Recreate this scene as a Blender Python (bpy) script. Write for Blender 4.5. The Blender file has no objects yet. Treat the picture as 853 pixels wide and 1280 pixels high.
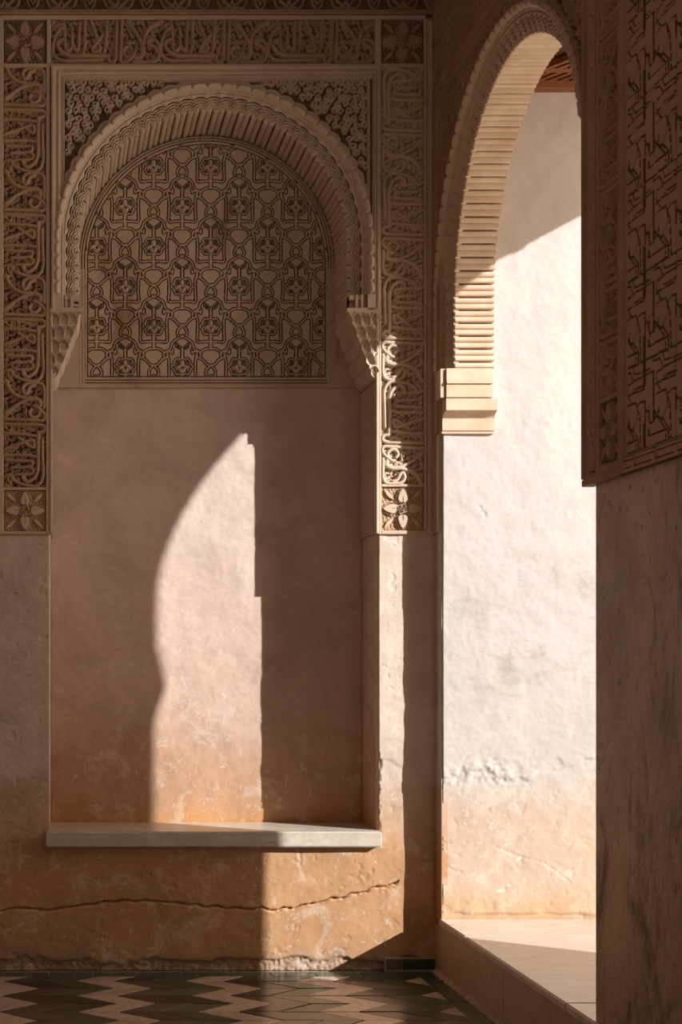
import bpy, bmesh, math, random
import numpy as np
from mathutils import Matrix, Vector
random.seed(7); rng = np.random.default_rng(7)
SC = bpy.context.scene
COL = SC.collection
# ------------------------------------------------------------------ camera, sky, sun, exposure
FPX = 1747.6; CAMY = -6.8; CAMZ = 1.5; VX, VZ = 66.0, 829.0
cd = bpy.data.cameras.new('camera'); cam = bpy.data.objects.new('camera', cd); COL.objects.link(cam)
cam.location = (0, CAMY, CAMZ); cam.rotation_euler = (math.pi/2, 0, 0)
cd.sensor_fit = 'VERTICAL'; cd.sensor_height = 36.0; cd.lens = FPX/1280*36
cd.shift_x = (426.5-VX)/1280; cd.shift_y = (VZ-640)/1280
cd.clip_start = .05; SC.camera = cam
SC.view_settings.view_transform = 'Standard'; SC.view_settings.look = 'None'
SC.view_settings.gamma = 1; SC.view_settings.use_curve_mapping = False
SC.view_settings.exposure = 0.0
w = bpy.data.worlds.new('sky'); SC.world = w; w.use_nodes = True
bgn = w.node_tree.nodes['Background']; bgn.inputs[0].default_value = (1.0, .80, .66, 1); bgn.inputs[1].default_value = .34
SUN_D = Vector((-1.43, 1.0, -.77)).normalized()
sl = bpy.data.lights.new('sun', 'SUN'); sl.energy = 7.2; sl.angle = math.radians(.53); sl.color = (1, .955, .915)
so = bpy.data.objects.new('sun', sl); COL.objects.link(so); so.location = (8, -6, 8)
so.rotation_euler = SUN_D.to_track_quat('-Z', 'Y').to_euler()
try:
    SC.cycles.max_bounces = 12; SC.cycles.diffuse_bounces = 10; SC.cycles.sample_clamp_indirect = 6
    SC.cycles.caustics_reflective = False; SC.cycles.caustics_refractive = False
except Exception: pass

def fill_lamp(name, loc, rot, sx, sz, power, col):
    l = bpy.data.lights.new(name, 'AREA'); l.shape = 'RECTANGLE'; l.size = sx; l.size_y = sz; l.energy = power; l.color = col
    o = bpy.data.objects.new(name, l); COL.objects.link(o); o.location = loc; o.rotation_euler = rot; return o
# unseen fill lamps added to brighten the shade: behind the camera and antechamber end
fill_lamp('fill_rear', (.4, -8.05, 3.3), (math.radians(90), 0, 0), 2.6, 1.8, 15, (1, .76, .58))
fill_lamp('fill_antechamber', (2.9, -5.9, 1.7), (math.radians(90), 0, 0), 1.1, 2.6, 5, (1, .78, .60))
fill_lamp('skylight_fill_outer_arch', (4.0, -1.25, 3.15), (0, math.radians(90), 0), 1.7, 1.5, 55, (1, .78, .60))  # lamp added to strengthen the skylight coming through the outer arch
fill_lamp('fill_high_right', (1.80, -4.3, 4.4), (0, math.radians(90), 0), .9, 1.6, 32, (1, .78, .60))  # added high lamp with no window built, brightens the upper carving
SC.cycles.use_denoising = True

# ------------------------------------------------------------------ materials
def _n(nt, t, **k):
    n = nt.nodes.new(t)
    for a, b in k.items(): setattr(n, a, b)
    return n
def noise(nt, scale, detail=6, rough=.6, vec=None, dist=0, stretch=None):
    n = _n(nt, 'ShaderNodeTexNoise'); n.inputs['Scale'].default_value = scale
    n.inputs['Detail'].default_value = detail; n.inputs['Roughness'].default_value = rough
    n.inputs['Distortion'].default_value = dist
    if vec is not None:
        if stretch:
            m = _n(nt, 'ShaderNodeMapping'); m.inputs['Scale'].default_value = stretch
            nt.links.new(vec, m.inputs['Vector']); vec = m.outputs[0]
        nt.links.new(vec, n.inputs['Vector'])
    return n.outputs['Fac']
def ramp(nt, src, stops):
    r = _n(nt, 'ShaderNodeValToRGB'); el = r.color_ramp.elements
    while len(el) < len(stops): el.new(.5)
    for e, (p, c) in zip(el, stops):
        e.position = p; e.color = (*c, 1) if len(c) == 3 else c
    nt.links.new(src, r.inputs[0]); return r.outputs[0]
def mixc(nt, fac, a, b, mode='MIX'):
    m = _n(nt, 'ShaderNodeMix', data_type='RGBA', blend_type=mode)
    for s, v in ((0, fac), (6, a), (7, b)):
        if hasattr(v, 'is_linked') or hasattr(v, 'links'): nt.links.new(v, m.inputs[s])
        elif s == 0: m.inputs[0].default_value = v
        else: m.inputs[s].default_value = (*v, 1)
    return m.outputs[2]
def math_(nt, op, a, b=0.0, c=None, clamp=False):
    m = _n(nt, 'ShaderNodeMath', operation=op, use_clamp=clamp)
    for i, v in enumerate((a, b) if c is None else (a, b, c)):
        if hasattr(v, 'links'): nt.links.new(v, m.inputs[i])
        else: m.inputs[i].default_value = v
    return m.outputs[0]
def newmat(name):
    m = bpy.data.materials.new(name); m.use_nodes = True; nt = m.node_tree
    b = nt.nodes['Principled BSDF']; g = _n(nt, 'ShaderNodeNewGeometry')
    return m, nt, b, g.outputs['Position']
def bump(nt, b, h, strength=.3, dist=.01):
    n = _n(nt, 'ShaderNodeBump'); n.inputs['Strength'].default_value = strength; n.inputs['Distance'].default_value = dist
    nt.links.new(h, n.inputs['Height']); nt.links.new(n.outputs[0], b.inputs['Normal'])
def smooth(nt, v, lo, hi):
    m = _n(nt, 'ShaderNodeMapRange', interpolation_type='SMOOTHSTEP')
    nt.links.new(v, m.inputs[0]); m.inputs[1].default_value = lo; m.inputs[2].default_value = hi
    return m.outputs[0]
def zsep(nt, P):
    s = _n(nt, 'ShaderNodeSeparateXYZ'); nt.links.new(P, s.inputs[0]); return s.outputs

def stucco(name, c1, c2, sc=3.0, rough=.85, bs=.25, stain=None):
    m, nt, b, P = newmat(name)
    c = ramp(nt, noise(nt, sc, 6, .6, P), [(.3, c1), (.7, c2)])
    if stain: c = mixc(nt, smooth(nt, noise(nt, 2.2, 5, .65, P, 0, (1, 1, .45)), .56, .72), c, stain)
    nt.links.new(c, b.inputs['Base Color']); b.inputs['Roughness'].default_value = rough
    bump(nt, b, noise(nt, 120, 3, .6, P), bs, .002)
    return m
def plaster(name, top, mid, low, base, z_mid, z_low, z_base, fleck=.5, grey=None, rough=.8, wob=.5, fleckc=(.70, .64, .57), mot=.26):
    m, nt, b, P = newmat(name); X, Y, Z = zsep(nt, P)[:3]
    big = noise(nt, 1.9, 8, .62, P); fine = noise(nt, 9, 8, .68, P)
    zz = math_(nt, 'ADD', Z, math_(nt, 'MULTIPLY', math_(nt, 'SUBTRACT', big, .5), wob))
    zf = math_(nt, 'ADD', zz, math_(nt, 'MULTIPLY', math_(nt, 'SUBTRACT', fine, .5), .28))
    c = mixc(nt, smooth(nt, zf, z_mid[0], z_mid[1]), mid, top)
    if grey:
        g = smooth(nt, noise(nt, 2.6, 8, .7, P, .5, (1, 1, 2.2)), .50, .68)
        band = math_(nt, 'MULTIPLY', smooth(nt, Z, grey[1], grey[1]+.3), math_(nt, 'SUBTRACT', 1.0, smooth(nt, Z, grey[2]-.3, grey[2])))
        c = mixc(nt, math_(nt, 'MULTIPLY', g, band), c, grey[0])
    c = mixc(nt, smooth(nt, zf, z_low[0], z_low[1]), low, c)
    c = mixc(nt, smooth(nt, zf, z_base[0], z_base[1]), base, c)
    # flaked white lime showing through the ochre low on the wall
    fl = math_(nt, 'MULTIPLY', smooth(nt, noise(nt, 17, 8, .72, P, .6), .585, .64), math_(nt, 'SUBTRACT', 1.0, smooth(nt, zz, z_low[1], z_mid[1])))
    c = mixc(nt, math_(nt, 'MULTIPLY', fl, fleck), c, fleckc)
    c = mixc(nt, math_(nt, 'MULTIPLY', smooth(nt, noise(nt, 34, 5, .7, P), .6, .72), .28), c, low)
    c = mixc(nt, mot, c, ramp(nt, noise(nt, 4.5, 8, .7, P, .4), [(.34, (.25, .19, .15)), (.62, (1, .97, .93))]), 'MULTIPLY')
    pale = math_(nt, 'MULTIPLY', smooth(nt, noise(nt, 6.5, 9, .74, P, .9), .54, .60), math_(nt, 'SUBTRACT', 1.0, smooth(nt, zz, z_mid[0], z_mid[1]+.4)))
    c = mixc(nt, math_(nt, 'MULTIPLY', pale, .30), c, fleckc)
    c = mixc(nt, math_(nt, 'MULTIPLY', smooth(nt, noise(nt, 3.1, 9, .72, P, 1.2, (1, 1, .6)), .60, .70), mot*1.2), c, tuple(x*.55 for x in low))
    nt.links.new(c, b.inputs['Base Color']); b.inputs['Roughness'].default_value = rough
    h = math_(nt, 'ADD', noise(nt, 26, 8, .65, P), math_(nt, 'MULTIPLY', fl, -.35))
    bump(nt, b, h, .35, .006)
    return m
M = {}
M['carved'] = stucco('carved_stucco', (.56, .43, .32), (.66, .53, .41), 3)
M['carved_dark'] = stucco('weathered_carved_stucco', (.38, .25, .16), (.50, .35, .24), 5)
M['arch'] = stucco('arch_stucco', (.60, .48, .38), (.70, .59, .48), 6)
M['lattice'] = stucco('lattice_stucco', (.54, .42, .33), (.62, .50, .40), 6, stain=(.30, .18, .10))
M['ground_warm'] = stucco('umber_recess_ground', (.42, .26, .14), (.52, .34, .20), 9)  # umber tone for carved faces below a set depth
M['ground_dark'] = stucco('shaded_umber_ground', (.14, .08, .045), (.21, .125, .075), 9)  # umber ground darkened further, recess shade put into the colour
M['line'] = stucco('dark_incised_line', (.13, .075, .045), (.20, .12, .07), 9)  # dark tone along the incised grooves
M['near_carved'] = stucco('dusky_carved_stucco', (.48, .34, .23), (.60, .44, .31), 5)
M['brick'] = stucco('pale_brick', (.56, .41, .28), (.70, .58, .45), 9)
M['niche'] = plaster('niche_plaster', (.70, .565, .51), (.64, .475, .39), (.53, .325, .205), (.54, .28, .11), (1.3, 2.3), (.85, 1.35), (.62, .82), .55)
M['lower'] = plaster('ochre_plaster', (.68, .58, .50), (.60, .44, .32), (.54, .31, .155), (.40, .28, .19), (.84, 1.0), (.50, .84), (.03, .12), .75, wob=.22)
M['white'] = plaster('limewashed_plaster', (.56, .525, .51), (.56, .52, .485), (.57, .435, .335), (.55, .37, .22), (1.1, 1.5), (.74, .98), (.30, .47), .8, ((.45, .42, .375), 1.15, 2.25), wob=.3, mot=.09)
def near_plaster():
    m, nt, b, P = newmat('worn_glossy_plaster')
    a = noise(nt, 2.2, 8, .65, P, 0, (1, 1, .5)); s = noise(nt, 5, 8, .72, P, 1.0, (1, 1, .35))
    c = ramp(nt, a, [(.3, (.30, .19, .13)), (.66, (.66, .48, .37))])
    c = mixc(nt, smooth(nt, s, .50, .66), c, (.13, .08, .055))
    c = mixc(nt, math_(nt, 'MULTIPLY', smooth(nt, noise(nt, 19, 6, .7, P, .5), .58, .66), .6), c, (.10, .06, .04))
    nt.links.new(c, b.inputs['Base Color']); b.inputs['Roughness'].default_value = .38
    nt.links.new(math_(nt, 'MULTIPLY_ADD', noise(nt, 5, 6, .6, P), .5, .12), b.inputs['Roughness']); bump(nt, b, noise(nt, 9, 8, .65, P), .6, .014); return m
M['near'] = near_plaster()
def marble(name, c1, c2, rough=.28):
    m, nt, b, P = newmat(name)
    c = ramp(nt, noise(nt, 2.5, 10, .6, P, 2.0, (1, 3, 3)), [(.38, c1), (.52, c2), (.66, c1)])
    c = mixc(nt, .25, c, ramp(nt, noise(nt, 40, 5, .7, P), [(.3, (.6, .5, .42)), (.7, (1, 1, 1))]), 'MULTIPLY')
    nt.links.new(c, b.inputs['Base Color']); b.inputs['Roughness'].default_value = rough
    bump(nt, b, noise(nt, 14, 5, .6, P), .12, .004); return m
M['marble'] = marble('worn_marble', (.74, .68, .60), (.62, .55, .47))
M['sill'] = marble('grey_marble', (.66, .62, .55), (.56, .50, .43), .3)
M['riser'] = marble('stained_marble', (.56, .43, .32), (.46, .34, .24), .45)
def tilemat(name, c, v=.12, rough=.22):
    m, nt, b, P = newmat(name)
    o = _n(nt, 'ShaderNodeObjectInfo')
    lo = tuple(x*(1-v*1.8) for x in c); hi = tuple(min(1, x*(1+v*1.8)) for x in c)
    cc = ramp(nt, o.outputs['Random'], [(0, lo), (1, hi)])
    cc = mixc(nt, .55, cc, ramp(nt, noise(nt, 22, 6, .7, P), [(.3, (.45, .42, .4)), (.65, (1, 1, 1))]), 'MULTIPLY')
    nt.links.new(cc, b.inputs['Base Color']); b.inputs['Roughness'].default_value = rough
    bump(nt, b, noise(nt, 14, 4, .6, P), .15, .004); return m
M['t_white'] = tilemat('cream_glazed_tile', (.60, .46, .38), .08)
M['t_black'] = tilemat('umber_glazed_tile', (.10, .075, .06), .3)
M['t_green'] = tilemat('olive_glazed_tile', (.07, .085, .05), .3)
M['t_border'] = tilemat('green_glazed_tile', (.06, .10, .07), .2)
M['grout'] = stucco('floor_grout', (.30, .23, .17), (.42, .33, .25), 20)
M['rubble'] = stucco('crumbled_mortar', (.42, .31, .22), (.60, .47, .36), 30, bs=.9)
def wood():
    m, nt, b, P = newmat('carved_cedar')
    c = ramp(nt, noise(nt, 6, 6, .6, P, 1, (1, 9, 1)), [(.3, (.13, .045, .018)), (.7, (.27, .10, .038))])
    nt.links.new(c, b.inputs['Base Color']); b.inputs['Roughness'].default_value = .5; return m
M['wood'] = wood()
M['wood_dark'] = stucco('dark_cedar', (.07, .03, .015), (.12, .05, .025), 10)
M['ground'] = stucco('courtyard_paving', (.62, .50, .38), (.70, .58, .46), 1)

# ------------------------------------------------------------------ object helpers
FB = Matrix(((1, 0, 0, 0), (0, 0, -1, 0), (0, 1, 0, 0), (0, 0, 0, 1)))            # back wall: a=X b=Z n=-Y
XD, XL = 1.85, 1.866
FR = Matrix(((0, 0, -1, XD), (-1, 0, 0, 0), (0, 1, 0, 0), (0, 0, 0, 1)))           # right wall: a=-Y b=Z n=-X
T = Matrix.Translation
def link(name, data, mat=None, parent=None, mw=None):
    o = bpy.data.objects.new(name, data); COL.objects.link(o)
    if mat is not None and data is not None and not data.materials: data.materials.append(mat)
    if parent is not None: o.parent = parent
    if mw is not None: o.matrix_local = mw
    return o
def tag(o, label=None, cat=None, group=None, kind=None):
    for k, v in (('label', label), ('category', cat), ('group', group), ('kind', kind)):
        if v: o[k] = v
    return o
def empty(name, mw, label, cat, group=None):
    o = bpy.data.objects.new(name, None); COL.objects.link(o); o.empty_display_size = .1
    o.matrix_local = mw; tag(o, label, cat, group); return o
def mesh(name, verts, faces, smooth_=False):
    me = bpy.data.meshes.new(name); me.from_pydata([tuple(v) for v in verts], [], faces); me.update()
    if smooth_:
        me.polygons.foreach_set('use_smooth', [True]*len(me.polygons))
    return me
class MB:
    def __init__(s): s.v = []; s.f = []
    def box(s, x0, x1, y0, y1, z0, z1):
        b = len(s.v)
        for z in (z0, z1):
            s.v += [(x0, y0, z), (x1, y0, z), (x1, y1, z), (x0, y1, z)]
        s.f += [tuple(b+i for i in q) for q in ((3, 2, 1, 0), (4, 5, 6, 7), (0, 1, 5, 4), (1, 2, 6, 5), (2, 3, 7, 6), (3, 0, 4, 7))]
        return s
    def prism(s, poly, z0, z1, inset=0, bev=0):
        # polygon in xy extruded in z, top edge bevelled by `bev`
        b = len(s.v); n = len(poly); cx = sum(p[0] for p in poly)/n; cy = sum(p[1] for p in poly)/n
        s.v += [(x, y, z0) for x, y in poly]; s.v += [(x, y, z1-bev) for x, y in poly]
        rings = 2
        if bev:
            def sh(p):
                d = math.hypot(p[0]-cx, p[1]-cy) or 1; k = 1-bev*1.3/d; return (cx+(p[0]-cx)*k, cy+(p[1]-cy)*k, z1)
            s.v += [sh(p) for p in poly]; rings = 3
        for r in range(rings-1):
            for i in range(n):
                j = (i+1) % n; s.f.append((b+r*n+i, b+r*n+j, b+(r+1)*n+j, b+(r+1)*n+i))
        s.f.append(tuple(b+(rings-1)*n+i for i in range(n))); s.f.append(tuple(b+i for i in reversed(range(n))))
        return s
    def quad(s, *p): b = len(s.v); s.v += list(p); s.f.append(tuple(range(b, b+len(p)))); return s
    def grid(s, pts):
        # pts[i][j] -> 3d
        b = len(s.v); n = len(pts); m_ = len(pts[0])
        for r in pts: s.v += list(r)
        for i in range(n-1):
            for j in range(m_-1):
                s.f.append((b+i*m_+j, b+i*m_+j+1, b+(i+1)*m_+j+1, b+(i+1)*m_+j))
        return s
    def build(s, name, mat, parent=None, mw=None, smooth_=False):
        return link(name, mesh(name, s.v, s.f, smooth_), mat, parent, mw)
def gridmesh(name, A, B, H, mask=None, skirt=None, smooth_=True, ground=None, mats=None):
    """height field as a mesh: A,B,H are 2-D arrays (row = b)."""
    if skirt is not None:
        pad = lambda Q: np.pad(Q, 1, mode='edge')
        A, B = pad(A), pad(B); Hn = np.pad(H, 1, mode='constant', constant_values=skirt); H = Hn
        if mask is not None: mask = pad(mask)
    n, m_ = A.shape
    co = np.stack([A, B, H], -1).reshape(-1, 3); HH = H.reshape(-1)
    idx = np.arange(n*m_).reshape(n, m_)
    q = np.stack([idx[:-1, :-1], idx[:-1, 1:], idx[1:, 1:], idx[1:, :-1]], -1).reshape(-1, 4)
    if mask is not None:
        k = (mask[:-1, :-1] & mask[:-1, 1:] & mask[1:, 1:] & mask[1:, :-1]).reshape(-1)
        q = q[k]; used = np.unique(q); re = -np.ones(n*m_, int); re[used] = np.arange(len(used)); co = co[used]; HH = HH[used]; q = re[q]
    me = bpy.data.meshes.new(name); me.vertices.add(len(co)); me.vertices.foreach_set('co', co.astype(np.float32).ravel())
    me.loops.add(q.size); me.loops.foreach_set('vertex_index', q.ravel().astype(np.int32))
    me.polygons.add(len(q)); me.polygons.foreach_set('loop_start', np.arange(0, q.size, 4, dtype=np.int32))
    try: me.polygons.foreach_set('loop_total', np.full(len(q), 4, dtype=np.int32))
    except Exception: pass
    me.update(calc_edges=True); me.validate()
    for m2 in (mats or ()): me.materials.append(m2)
    if ground is not None: me.polygons.foreach_set('material_index', (HH[q].mean(1) < ground).astype(np.int32))
    if smooth_: me.polygons.foreach_set('use_smooth', [True]*len(me.polygons))
    return me
def ag(a0, a1, b0, b1, st):
    na = max(2, int(round((a1-a0)/st))+1); nb = max(2, int(round((b1-b0)/st))+1)
    return np.meshgrid(np.linspace(a0, a1, na), np.linspace(b0, b1, nb))
def crom(pts, k=5, closed=False):
    p = [np.array(q, float) for q in pts]; n = len(p)
    if n < 3: return [tuple(q) for q in p]
    out = []
    for i in range(n if closed else n-1):
        if closed: a, b, c, d = p[i-1], p[i], p[(i+1) % n], p[(i+2) % n]
        else: a, b, c, d = p[max(i-1, 0)], p[i], p[i+1], p[min(i+2, n-1)]
        for t in np.arange(k)/k:
            out.append(tuple(.5*((2*b)+(c-a)*t+(2*a-5*b+4*c-d)*t*t+(3*b-a-3*c+d)*t**3)))
    out.append(tuple(p[0] if closed else p[-1])); return out
def sdf_lines(A, B, lines, cut=None):
    """min distance to polylines ( list of (pts, halfwidth) ), returns min(d - halfwidth)."""
    D = np.full(A.shape, 9.9)
    for pts, hw in lines:
        P = np.array(pts)
        pad = hw+(cut or .03)
        ja = np.where((A[0] > P[:, 0].min()-pad) & (A[0] < P[:, 0].max()+pad))[0]
        jb = np.where((B[:, 0] > P[:, 1].min()-pad) & (B[:, 0] < P[:, 1].max()+pad))[0]
        if len(ja) == 0 or len(jb) == 0: continue
        s = (slice(jb[0], jb[-1]+1), slice(ja[0], ja[-1]+1)); a = A[s]; b = B[s]; d = np.full(a.shape, 9.9)
        for (x0, y0), (x1, y1) in zip(P[:-1], P[1:]):
            dx, dy = x1-x0, y1-y0; L = dx*dx+dy*dy+1e-12
            t = np.clip(((a-x0)*dx+(b-y0)*dy)/L, 0, 1)
            d = np.minimum(d, np.hypot(a-x0-t*dx, b-y0-t*dy))
        D[s] = np.minimum(D[s], d-hw)
    return D
def sst(x, a, b):
    t = np.clip((x-a)/(b-a), 0, 1); return t*t*(3-2*t)
def spiral(cx, cy, r, ang, sgn=1, turns=1.15, tail=None):
    out = []
    for t in np.linspace(0, 1, 18):
        rr = r*(.42+.58*t); a = ang+sgn*turns*2*math.pi*t
        out.append((cx+rr*math.cos(a), cy+rr*math.sin(a)))
    if tail: out.append(tail)
    return out
PX = 1/257.0
def pa(x): return (x-66)*PX
def pb(y): return CAMZ+(829-y)*PX

# ------------------------------------------------------------------ ornament height fields
def tendrils(a0, a1, b0, b1, pitch, r, seed, hw=.0032):
    rs = np.random.default_rng(seed); L = []
    nb = max(1, int(round((b1-b0)/pitch))); na = max(1, int(round((a1-a0)/pitch)))
    for i in range(na):
        for j in range(nb):
            x = a0+(i+.5+.28*(rs.random()-.5)+(.25 if j % 2 else -.25))*(a1-a0)/na; y = b0+(j+.5+.3*(rs.random()-.5))*(b1-b0)/nb
            an = rs.random()*6.28; sg = 1 if (i+j) % 2 else -1
            L.append((spiral(x, y, r*(.8+.4*rs.random()), an, sg, 1.1, (x+pitch*.75*math.cos(an+2), y+pitch*.75*math.sin(an+2))), hw))
            # a small leaf
            L.append(([(x-pitch*.45, y+pitch*.3), (x-pitch*.2, y+pitch*.5)], hw*1.3))
    return L
Z2 = [  # strokes of one repeat of the inscription, traced; (points, half width)
 ([(470,715),(471,820),(474,950),(480,1060),(478,1130),(455,1195),(410,1240),(330,1245),(240,1225),(165,1190),(120,1140)], 19),
 ([(425,625),(424,760),(423,900),(424,1020),(405,1110),(365,1165),(310,1195),(265,1175),(250,1130)], 22),
 ([(25,1165),(50,1128),(90,1112),(130,1118),(142,1150),(120,1190),(112,1220),(95,1195),(82,1150),(100,1120)], 13),
 ([(190,1165),(200,1150),(213,1165),(200,1180),(188,1165)], 7),
 ([(45,530),(200,535),(420,543),(478,552),(500,585),(478,618),(425,625)], 20),
 ([(45,475),(200,480),(400,488),(470,492),(500,468),(500,430),(465,385),(400,330),(375,325)], 20),
 ([(345,370),(325,400),(345,445),(390,455),(430,430),(440,395)], 20),
 ([(285,345),(290,430)], 9), ([(262,375),(264,410)], 8),
 ([(55,408),(110,370),(180,315),(260,270),(330,250),(400,250),(440,275),(440,320)], 21),
 ([(75,40),(85,100),(130,165),(200,212),(290,236),(380,238),(435,255),(460,290),(445,325)], 22),
 ([(490,345),(494,200),(492,130),(465,75),(400,58),(320,62),(265,95),(250,140),(268,185),(300,170),(330,110),(380,85)], 20),
 ([(40,640),(180,648),(300,655),(392,672)], 18),
 ([(40,822),(130,790),(230,755),(320,722),(360,718),(380,750),(375,805),(330,790),(260,735),(200,690)], 17),
 ([(40,565),(75,590),(112,618)], 10),
 ([(40,888),(180,890),(300,888),(395,908)], 19),
 ([(75,948),(200,955),(330,958),(358,985),(335,1022),(230,1030),(125,1032)], 18),
 ([(330,1032),(368,1065),(350,1105),(260,1112),(165,1114)], 17),
 ([(45,60),(60,20)], 16)]
UP, VW = 132*PX, 52*PX
def insc_mesh():
    k = PX/9.14
    A, B = ag(0, UP, 0, VW, .0023)
    L = []
    for pts, hw in Z2:
        q = [((1262-y)*k, (512-x)*k) for x, y in pts]; L.append((crom(q, 4), hw*k))
        for s in (-UP, UP): L.append(([(x+s, y) for x, y in crom(q, 4)], hw*k))
    D = sdf_lines(A, B, L)
    D2 = sdf_lines(A, B, tendrils(0, UP, 0, VW, .027, .0092, 3, .0033))
    h1 = sst(-D, -.0016, .0006)*.030 + sst(-D, .001, .007)*.003
    h2 = sst(-D2, -.0012, .0006)*.019
    H = np.maximum(h1, h2)-.031 + rng.normal(0, .0003, A.shape)
    H[:, :] = np.where((B < .002) | (B > VW-.002), -.031, H)
    return gridmesh('inscription', A, B, H, ground=-.0205, mats=(M['carved'], M['ground_warm']))
def rosette_mesh(w):
    A, B = ag(-w/2, w/2, -w/2, w/2, .0021); u = w/56
    H = np.full(A.shape, -.016)
    R = np.hypot(A, B); TH = np.arctan2(B, A)
    D2 = sdf_lines(A, B, tendrils(-w/2, w/2, -w/2, w/2, .019, .006, 5, .0016)); H += sst(-D2, -.0015, .0008)*.004
    for k in range(4):
        c, s = math.cos(k*math.pi/2), math.sin(k*math.pi/2)
        x = A*c+B*s; y = -A*s+B*c
        t = np.clip((x-8*u)/(18*u), 0, 1); hwid = 7.2*u*np.sqrt(np.clip(np.sin(np.pi*np.power(t, .62)), 0, 1))*(1-.25*t)
        inside = (x > 8*u) & (x < 26*u)
        d = np.where(inside, np.abs(y)-hwid, .02)
        H = np.maximum(H, np.where(d < 0, sst(-d, 0, .0022)*.019-.016, H))
        H = np.where(inside & (np.abs(y) < .0014) & (x < 15*u), -.006, H)
        ring = np.where((x > 6*u) & (x < 28*u), np.abs(np.hypot(np.maximum(0, np.abs(y)-hwid), 0)-.0062), .02); H = np.maximum(H, sst(-ring, -.0024, -.0010)*.014-.016)
        c, s = math.cos((k+.5)*math.pi/2), math.sin((k+.5)*math.pi/2)
        x = A*c+B*s; y = -A*s+B*c
        t = np.clip((x-15*u)/(20*u), 0, 1); hwid = 3.0*u*np.sin(np.pi*t)
        d = np.where((x > 15*u) & (x < 35*u), np.abs(y)-hwid, .02)
        H = np.maximum(H, sst(-d, 0, .002)*.012-.016); H = np.where((np.abs(d) < .0012), -.018, H)
    st = []
    for r_, n_ in ((6.5*u, 8), (3.2*u, 4)):
        st.append(([(r_*math.cos(i*2*math.pi/n_+(.39 if i % 2 else 0))*(1.25 if i % 2 else .8), r_*math.sin(i*2*math.pi/n_+(.39 if i % 2 else 0))*(1.25 if i % 2 else .8)) for i in range(n_+1)], .0016))
    D = sdf_lines(A, B, st); H = np.maximum(H, sst(-D, -.0018, .0004)*.018-.016)
    e = np.minimum(w/2-np.abs(A), w/2-np.abs(B)); H = np.where(e < .0025, -.02, H)
    return gridmesh('rosette', A, B, H, ground=-.0125, mats=(M['carved'], M['ground_warm']))
# strapwork lattice of the niche, one motif around its flower, offsets traced in units of 1/8.53 px
def sym(L): return L+[([(-x, y) for x, y in p], w_) for p, w_ in L]
LZ = PX/8.53
def lattice_lines():
    w_ = 12
    S = [
     ([(-172,-130),(-152,-90),(-147,-40),(-147,60),(-147,168),(-70,168),(0,168)], w_),
     ([(-8,-335),(-60,-308),(-112,-268),(-126,-215),(-150,-186),(-190,-168),(-208,-130),(-190,-98),(-160,-120),(-168,-160),(-130,-170),(-112,-150),(-108,-190)], w_),
     ([(-190,-98),(-235,-72),(-275,-25),(-320,-15)], w_),
     ([(0,-465),(-42,-420),(-55,-370),(-32,-340),(-10,-345)], w_),
     ([(0,245),(60,252),(100,278),(122,305)], w_),
     ([(0,-95),(-38,-82),(-62,-88),(-88,-58),(-95,-25),(-132,0),(-95,25),(-88,58),(-62,88),(-38,82),(0,95)], 11),
     ([(0,-200),(-36,-232),(-72,-262),(-68,-222),(-36,-205)], 6)]
    S = sym(S)+[([(0,95),(0,245)], 18), ([(0,-100),(0,-200)], 15)]
    out = []
    for p, hw in S:
        q = [(x*LZ, -y*LZ) for x, y in p]
        straight = hw in (18, 15, 6)
        out.append((q if straight else crom(q, 4), hw*LZ))
    return out
LPX, LPY = 640*LZ, 900*LZ        # full periods
def lattice_h(A, B, ox, oy):
    """tile a pre-computed period cell"""
    n = 220; a = (np.arange(n)+.5)/n*LPX; mrow = int(n*LPY/LPX); b = (np.arange(mrow)+.5)/mrow*LPY
    CA, CB = np.meshgrid(a, b); L = []
    base = lattice_lines(); offs = []
    for i in range(-1, 3):
        for j in range(-1, 3):
            offs += [(i*LPX, j*LPY), ((i+.5)*LPX, (j+.5)*LPY)]
    for dx, dy in offs: L += [([(x+dx, y+dy) for x, y in p], hw) for p, hw in base]
    D = sdf_lines(CA, CB, L, .02)
    H = -sst(-np.abs(D-.0008), -.0027, -.0014)*.014 + sst(-D, -.0002, .0012)*.002
    for dx, dy in offs:
        x = (CA-dx)/LZ; y = -(CB-dy)/LZ
        R = np.hypot(x, y); inn = R < 78
        H = np.where(inn, -.0055, H)
        for px_, py_, rx, ry, an in ((0, -38, 20, 36, 0), (-44, 6, 36, 17, .5), (44, 6, 36, 17, -.5), (-16, 42, 16, 32, .55), (16, 42, 16, 32, -.55)):
            c, s = math.cos(an), math.sin(an); xx = (x-px_)*c-(y-py_)*s; yy = (x-px_)*s+(y-py_)*c
            q = (xx/rx)**2+(yy/ry)**2; H = np.where(q < 1, np.maximum(H, -.0055+.0105*np.sqrt(np.clip(1-q, 0, 1))), H)
        for px_, py_ in ((-62, -60), (62, -60), (-62, 60), (62, 60), (-137, 0), (137, 0), (-137, 150), (137, 150), (-30, -335), (30, -335)):
            q = np.hypot(x-px_, y-py_); H = np.where(q < 10, -.014, H)
    ia = ((((A-ox) % LPX)/LPX*n)-.5); ib = ((((B-oy) % LPY)/LPY*mrow)-.5)
    i0 = np.floor(ia).astype(int); j0 = np.floor(ib).astype(int); fa = ia-i0; fb = ib-j0
    g = lambda j, i: H[j % mrow, i % n]
    return (g(j0, i0)*(1-fa)+g(j0, i0+1)*fa)*(1-fb)+(g(j0+1, i0)*(1-fa)+g(j0+1, i0+1)*fa)*fb

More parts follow.
